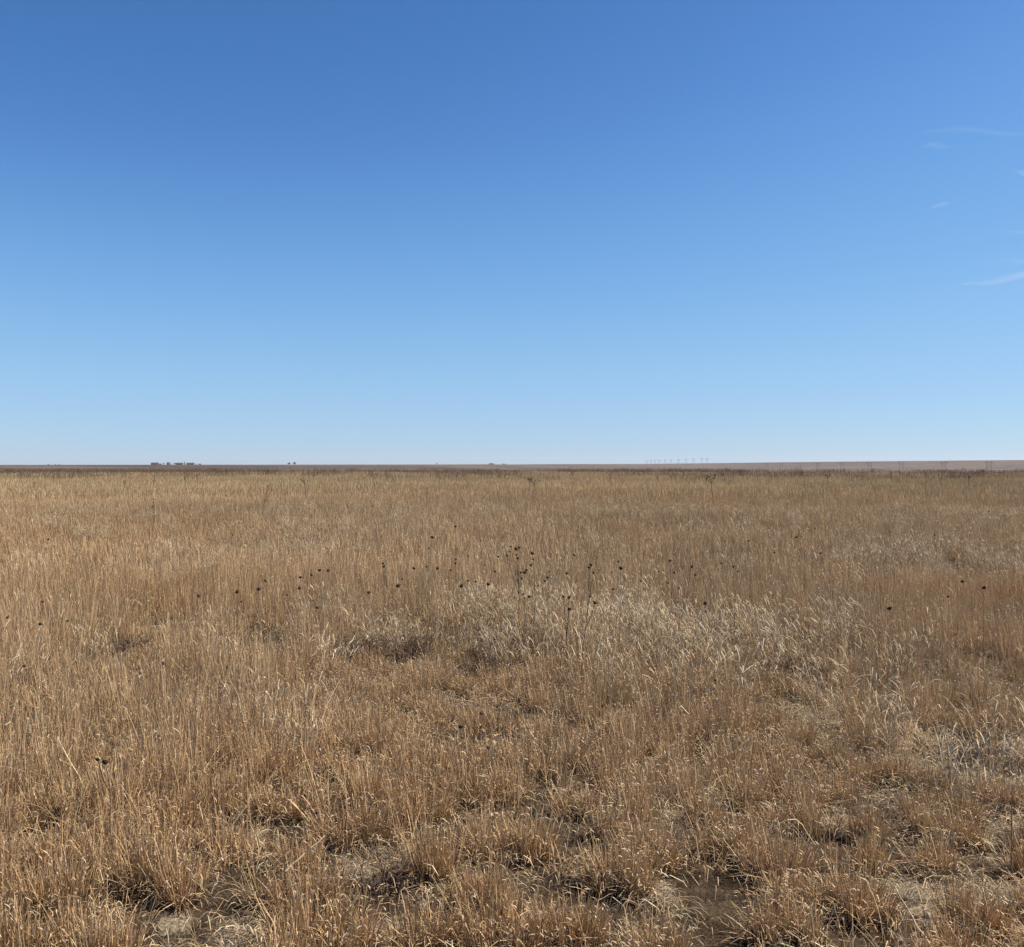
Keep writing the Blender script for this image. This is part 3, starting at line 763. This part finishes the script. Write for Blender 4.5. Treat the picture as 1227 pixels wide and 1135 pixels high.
# transmission line of wooden H-frame towers running away to the right of the view
M_pole = plain('weathered_pole', (.10, .085, .075), .85, .2, .5)
def h_frame():
    o = bpy.data.objects.new('power_pylon', None); col.objects.link(o); H, w = 33.0, 5.0
    for s in (-1, 1):
        mb = MB(); mb.tube([(s * w, 0, -1), (s * w, 0, H)], [.62, .45], 8); link('pole', mb.mesh('pole', M_pole), o)
    mb = MB(); mb.box(-11, -.35, H - 3.6, 11, .35, H - 2.7); link('crossarm', mb.mesh('crossarm', M_pole), o)
    mb = MB()
    for s in (-1, 1): mb.tube([(s * w, 0, H - 16), (-s * w, 0, H - 5)], .26, 6)
    link('cross_brace', mb.mesh('cross_brace', M_pole), o)
    for x_ in (-10.3, 0, 10.3):
        mb = MB(); mb.tube([(x_, 0, H - 3.6), (x_, 0, H - 4.6), (x_, 0, H - 5.8)], [.14, .3, .14], 8); link('insulator', mb.mesh('insulator', M_pole), o)
    return o
PX = [1185, 1131, 1080, 1042, 1009, 980, 958, 936, 919, 847, 841, 831, 822, 813, 804, 797, 790, 785, 780, 775]
OFF = 1180.0
pp = h_frame(); first = True
ORD = ['nearest', 'second nearest', 'third nearest', 'fourth nearest', 'fifth nearest', 'sixth nearest', 'seventh nearest', 'eighth nearest', 'ninth nearest']
k2 = 0
for i, q in enumerate(PX):
    Y = OFF * F / (q - PW / 2); X = OFF
    o = pp if i == 0 else copy_tree(pp)
    o.location = (X, Y, float(terrain(X, Y)) - .3)
    o.rotation_euler.z = -R(12) if i < 9 else -R(6)
    if i < 9: lab = '%s twin-pole power pylon in the row before the right-hand ridge' % ORD[i]
    else:
        k = i - 9
        lab = 'hazy distant power pylon on the skyline, %s from the right of its row' % (['first', 'second', 'third', 'fourth', 'fifth', 'sixth', 'seventh', 'eighth', 'ninth', 'tenth', 'eleventh'][k])
    tag(o, lab, 'pylon', 'power pylons of the transmission line')

# ------------------------------------------------------------------ thin cirrus streaks
def cloud_mat():
    m = bpy.data.materials.new('ice_cloud'); m.use_nodes = True; nt = m.node_tree
    nt.nodes.remove(nt.nodes['Principled BSDF'])
    v = nt.nodes.new('ShaderNodeVolumePrincipled'); v.inputs['Color'].default_value = (.97, .98, 1, 1)
    v.inputs['Density'].default_value = .00042; v.inputs['Anisotropy'].default_value = .2
    nt.links.new(v.outputs[0], nt.nodes['Material Output'].inputs['Volume']); return m
M_cloud = cloud_mat()
def wisp(px0, py0, px1, py1, thick, depth, label, seed):
    D = 26000.0
    A = np.array(seen_at(px0, py0, D)); B = np.array(seen_at(px1, py1, D)); C = (A + B) / 2
    n, m = 40, 10; vs = []; fs = []; rg = np.random.default_rng(seed); ph = rg.uniform(0, 6, 4)
    tm = thick / F * D
    for i in range(n + 1):
        t = i / n; env = max(math.sin(math.pi * t) ** 1.2, .004) * (.75 + .25 * math.sin(5 * t + ph[0]) )
        p = A * (1 - t) + B * t - C + np.array([0, 0, tm * .35 * math.sin(2.5 * t + ph[1]) + tm * .12 * math.sin(9 * t + ph[2])])
        for j in range(m):
            v = -1 + 2 * (j if j <= m // 2 else m - j) / (m // 2); sd = 1 if j < m // 2 else -1
            half = (1 - abs(v)) ** 1.4
            if j in (0, m // 2): half = 0
            vs.append(p + np.array([0, sd * half * depth * env, v * tm * .5 * env * (1 + .25 * math.sin(13 * t + 3 * v + ph[3]))]))
    for i in range(n):
        for j in range(m): fs.append((i * m + j, i * m + (j + 1) % m, (i + 1) * m + (j + 1) % m, (i + 1) * m + j))
    fs.append(tuple(range(m - 1, -1, -1))); fs.append(tuple(n * m + j for j in range(m)))
    o = link('cirrus_cloud', new_mesh('cirrus_cloud', vs, fs, M_cloud, smooth=True), None, tuple(C))
    tag(o, label, 'cloud', 'thin cirrus streaks at the right')
wisp(1135, 342, 1275, 333, 20, 420, 'largest and lowest white cirrus streak near the right edge of the sky', 1)
wisp(1090, 163, 1275, 154, 16, 110, 'topmost long faint cirrus streak touching the right edge of the sky', 2)
wisp(1100, 181, 1150, 172, 12, 120, 'faint slanted cirrus smudge farthest from the right edge, high up', 3)
wisp(1208, 205, 1270, 207, 9, 300, 'short cirrus streak at the right edge, second from the top', 4)
wisp(1105, 248, 1145, 244, 8, 170, 'faintest small cirrus smudge midway up the right side of the sky', 5)
wisp(1196, 279, 1275, 277, 9, 340, 'thin cirrus streak at the right edge just above the largest', 6)
wisp(1170, 313, 1270, 317, 14, 120, 'very faint cirrus veil directly above the largest streak', 7)

# ------------------------------------------------------------------ haze
mb = MB(); mb.box(-12500, -12500, -32, 12500, 12500, 90)
m = bpy.data.materials.new('haze_air'); m.use_nodes = True; nt = m.node_tree
nt.nodes.remove(nt.nodes['Principled BSDF'])
v = nt.nodes.new('ShaderNodeVolumePrincipled'); v.inputs['Color'].default_value = (.95, .95, 1, 1)
v.inputs['Density'].default_value = 0.000036; v.inputs['Anisotropy'].default_value = .2
nt.links.new(v.outputs[0], nt.nodes['Material Output'].inputs['Volume'])
tag(link('haze', mb.mesh('haze', m)), 'thin pale air haze over the far land', 'haze', kind='stuff')

# ------------------------------------------------------------------ light, sky, camera
w = bpy.data.worlds.new('World'); scn.world = w; w.use_nodes = True; nt = w.node_tree
bg = nt.nodes['Background']; sky = nt.nodes.new('ShaderNodeTexSky'); sky.sky_type = 'NISHITA'
sky.sun_disc = False; sky.sun_elevation = SUN_EL; sky.sun_rotation = SUN_AZ
sky.air_density = 1.0; sky.dust_density = .6; sky.ozone_density = 1.6; sky.altitude = 1500
EXPO = .60; SKY = .0685
def vmath(op, a, k):
    n = nt.nodes.new('ShaderNodeVectorMath'); n.operation = op; nt.links.new(a, n.inputs[0])
    n.inputs[1].default_value = k if hasattr(k, '__len__') else (k, k, k); return n.outputs[0]
c0 = vmath('MULTIPLY', sky.outputs[0], [SKY * 2 ** EXPO * q for q in (.74, .98, 1.38)])   # deep clear autumn blue
cu = nt.nodes.new('ShaderNodeRGBCurve'); nt.links.new(c0, cu.inputs['Color'])
for ch, pts in ((0, [(0, 0), (.085, .060), (.10, .078), (.168, .180), (.275, .298), (.40, .385), (.54, .47), (1, .75)]),
                (1, [(0, 0), (.20, .199), (.337, .393), (.503, .535), (.66, .615), (1, .82)]),
                (2, [(0, 0), (.49, .49), (.738, .755), (.905, .84), (1, .88)])):
    c = cu.mapping.curves[ch]; c.points[0].location = pts[0]; c.points[1].location = pts[-1]
    for p in pts[1:-1]: c.points.new(*p)
cu.mapping.update()
nt.links.new(vmath('MULTIPLY', cu.outputs[0], 1 / (SKY * 2 ** EXPO)), bg.inputs['Color']); bg.inputs['Strength'].default_value = SKY
ld = bpy.data.lights.new('sun', 'SUN'); ld.energy = 5.0; ld.angle = R(.53); ld.color = (1, .94, .84)
sun = bpy.data.objects.new('sun', ld); col.objects.link(sun)
from mathutils import Vector
dv = Vector((math.sin(SUN_AZ) * math.cos(SUN_EL), math.cos(SUN_AZ) * math.cos(SUN_EL), math.sin(SUN_EL)))
sun.rotation_euler = (-dv).to_track_quat('-Z', 'Y').to_euler()
cd = bpy.data.cameras.new('camera'); cam = bpy.data.objects.new('camera', cd); col.objects.link(cam)
cd.sensor_fit = 'HORIZONTAL'; cd.sensor_width = 36; cd.lens = 36 * F / PW; cd.clip_start = .05; cd.clip_end = 200000
cam.location = (0, 0, EYE + float(terrain(0, 0)) * 0); cam.rotation_euler = (R(90) - TILT, 0, 0)
scn.camera = cam
scn.view_settings.view_transform = 'Standard'; scn.view_settings.look = 'None'
scn.view_settings.exposure = EXPO; scn.view_settings.gamma = 1; scn.view_settings.use_curve_mapping = False
cy = scn.cycles
cy.max_bounces = 5; cy.diffuse_bounces = 3; cy.glossy_bounces = 1; cy.transmission_bounces = 4; cy.volume_bounces = 1; cy.transparent_max_bounces = 8
cy.use_denoising = True; cy.denoiser = 'OPENIMAGEDENOISE'; cy.denoising_input_passes = 'RGB_ALBEDO_NORMAL'; cy.denoising_prefilter = 'ACCURATE'; cy.sample_clamp_indirect = 4
cy.caustics_reflective = False; cy.caustics_refractive = False
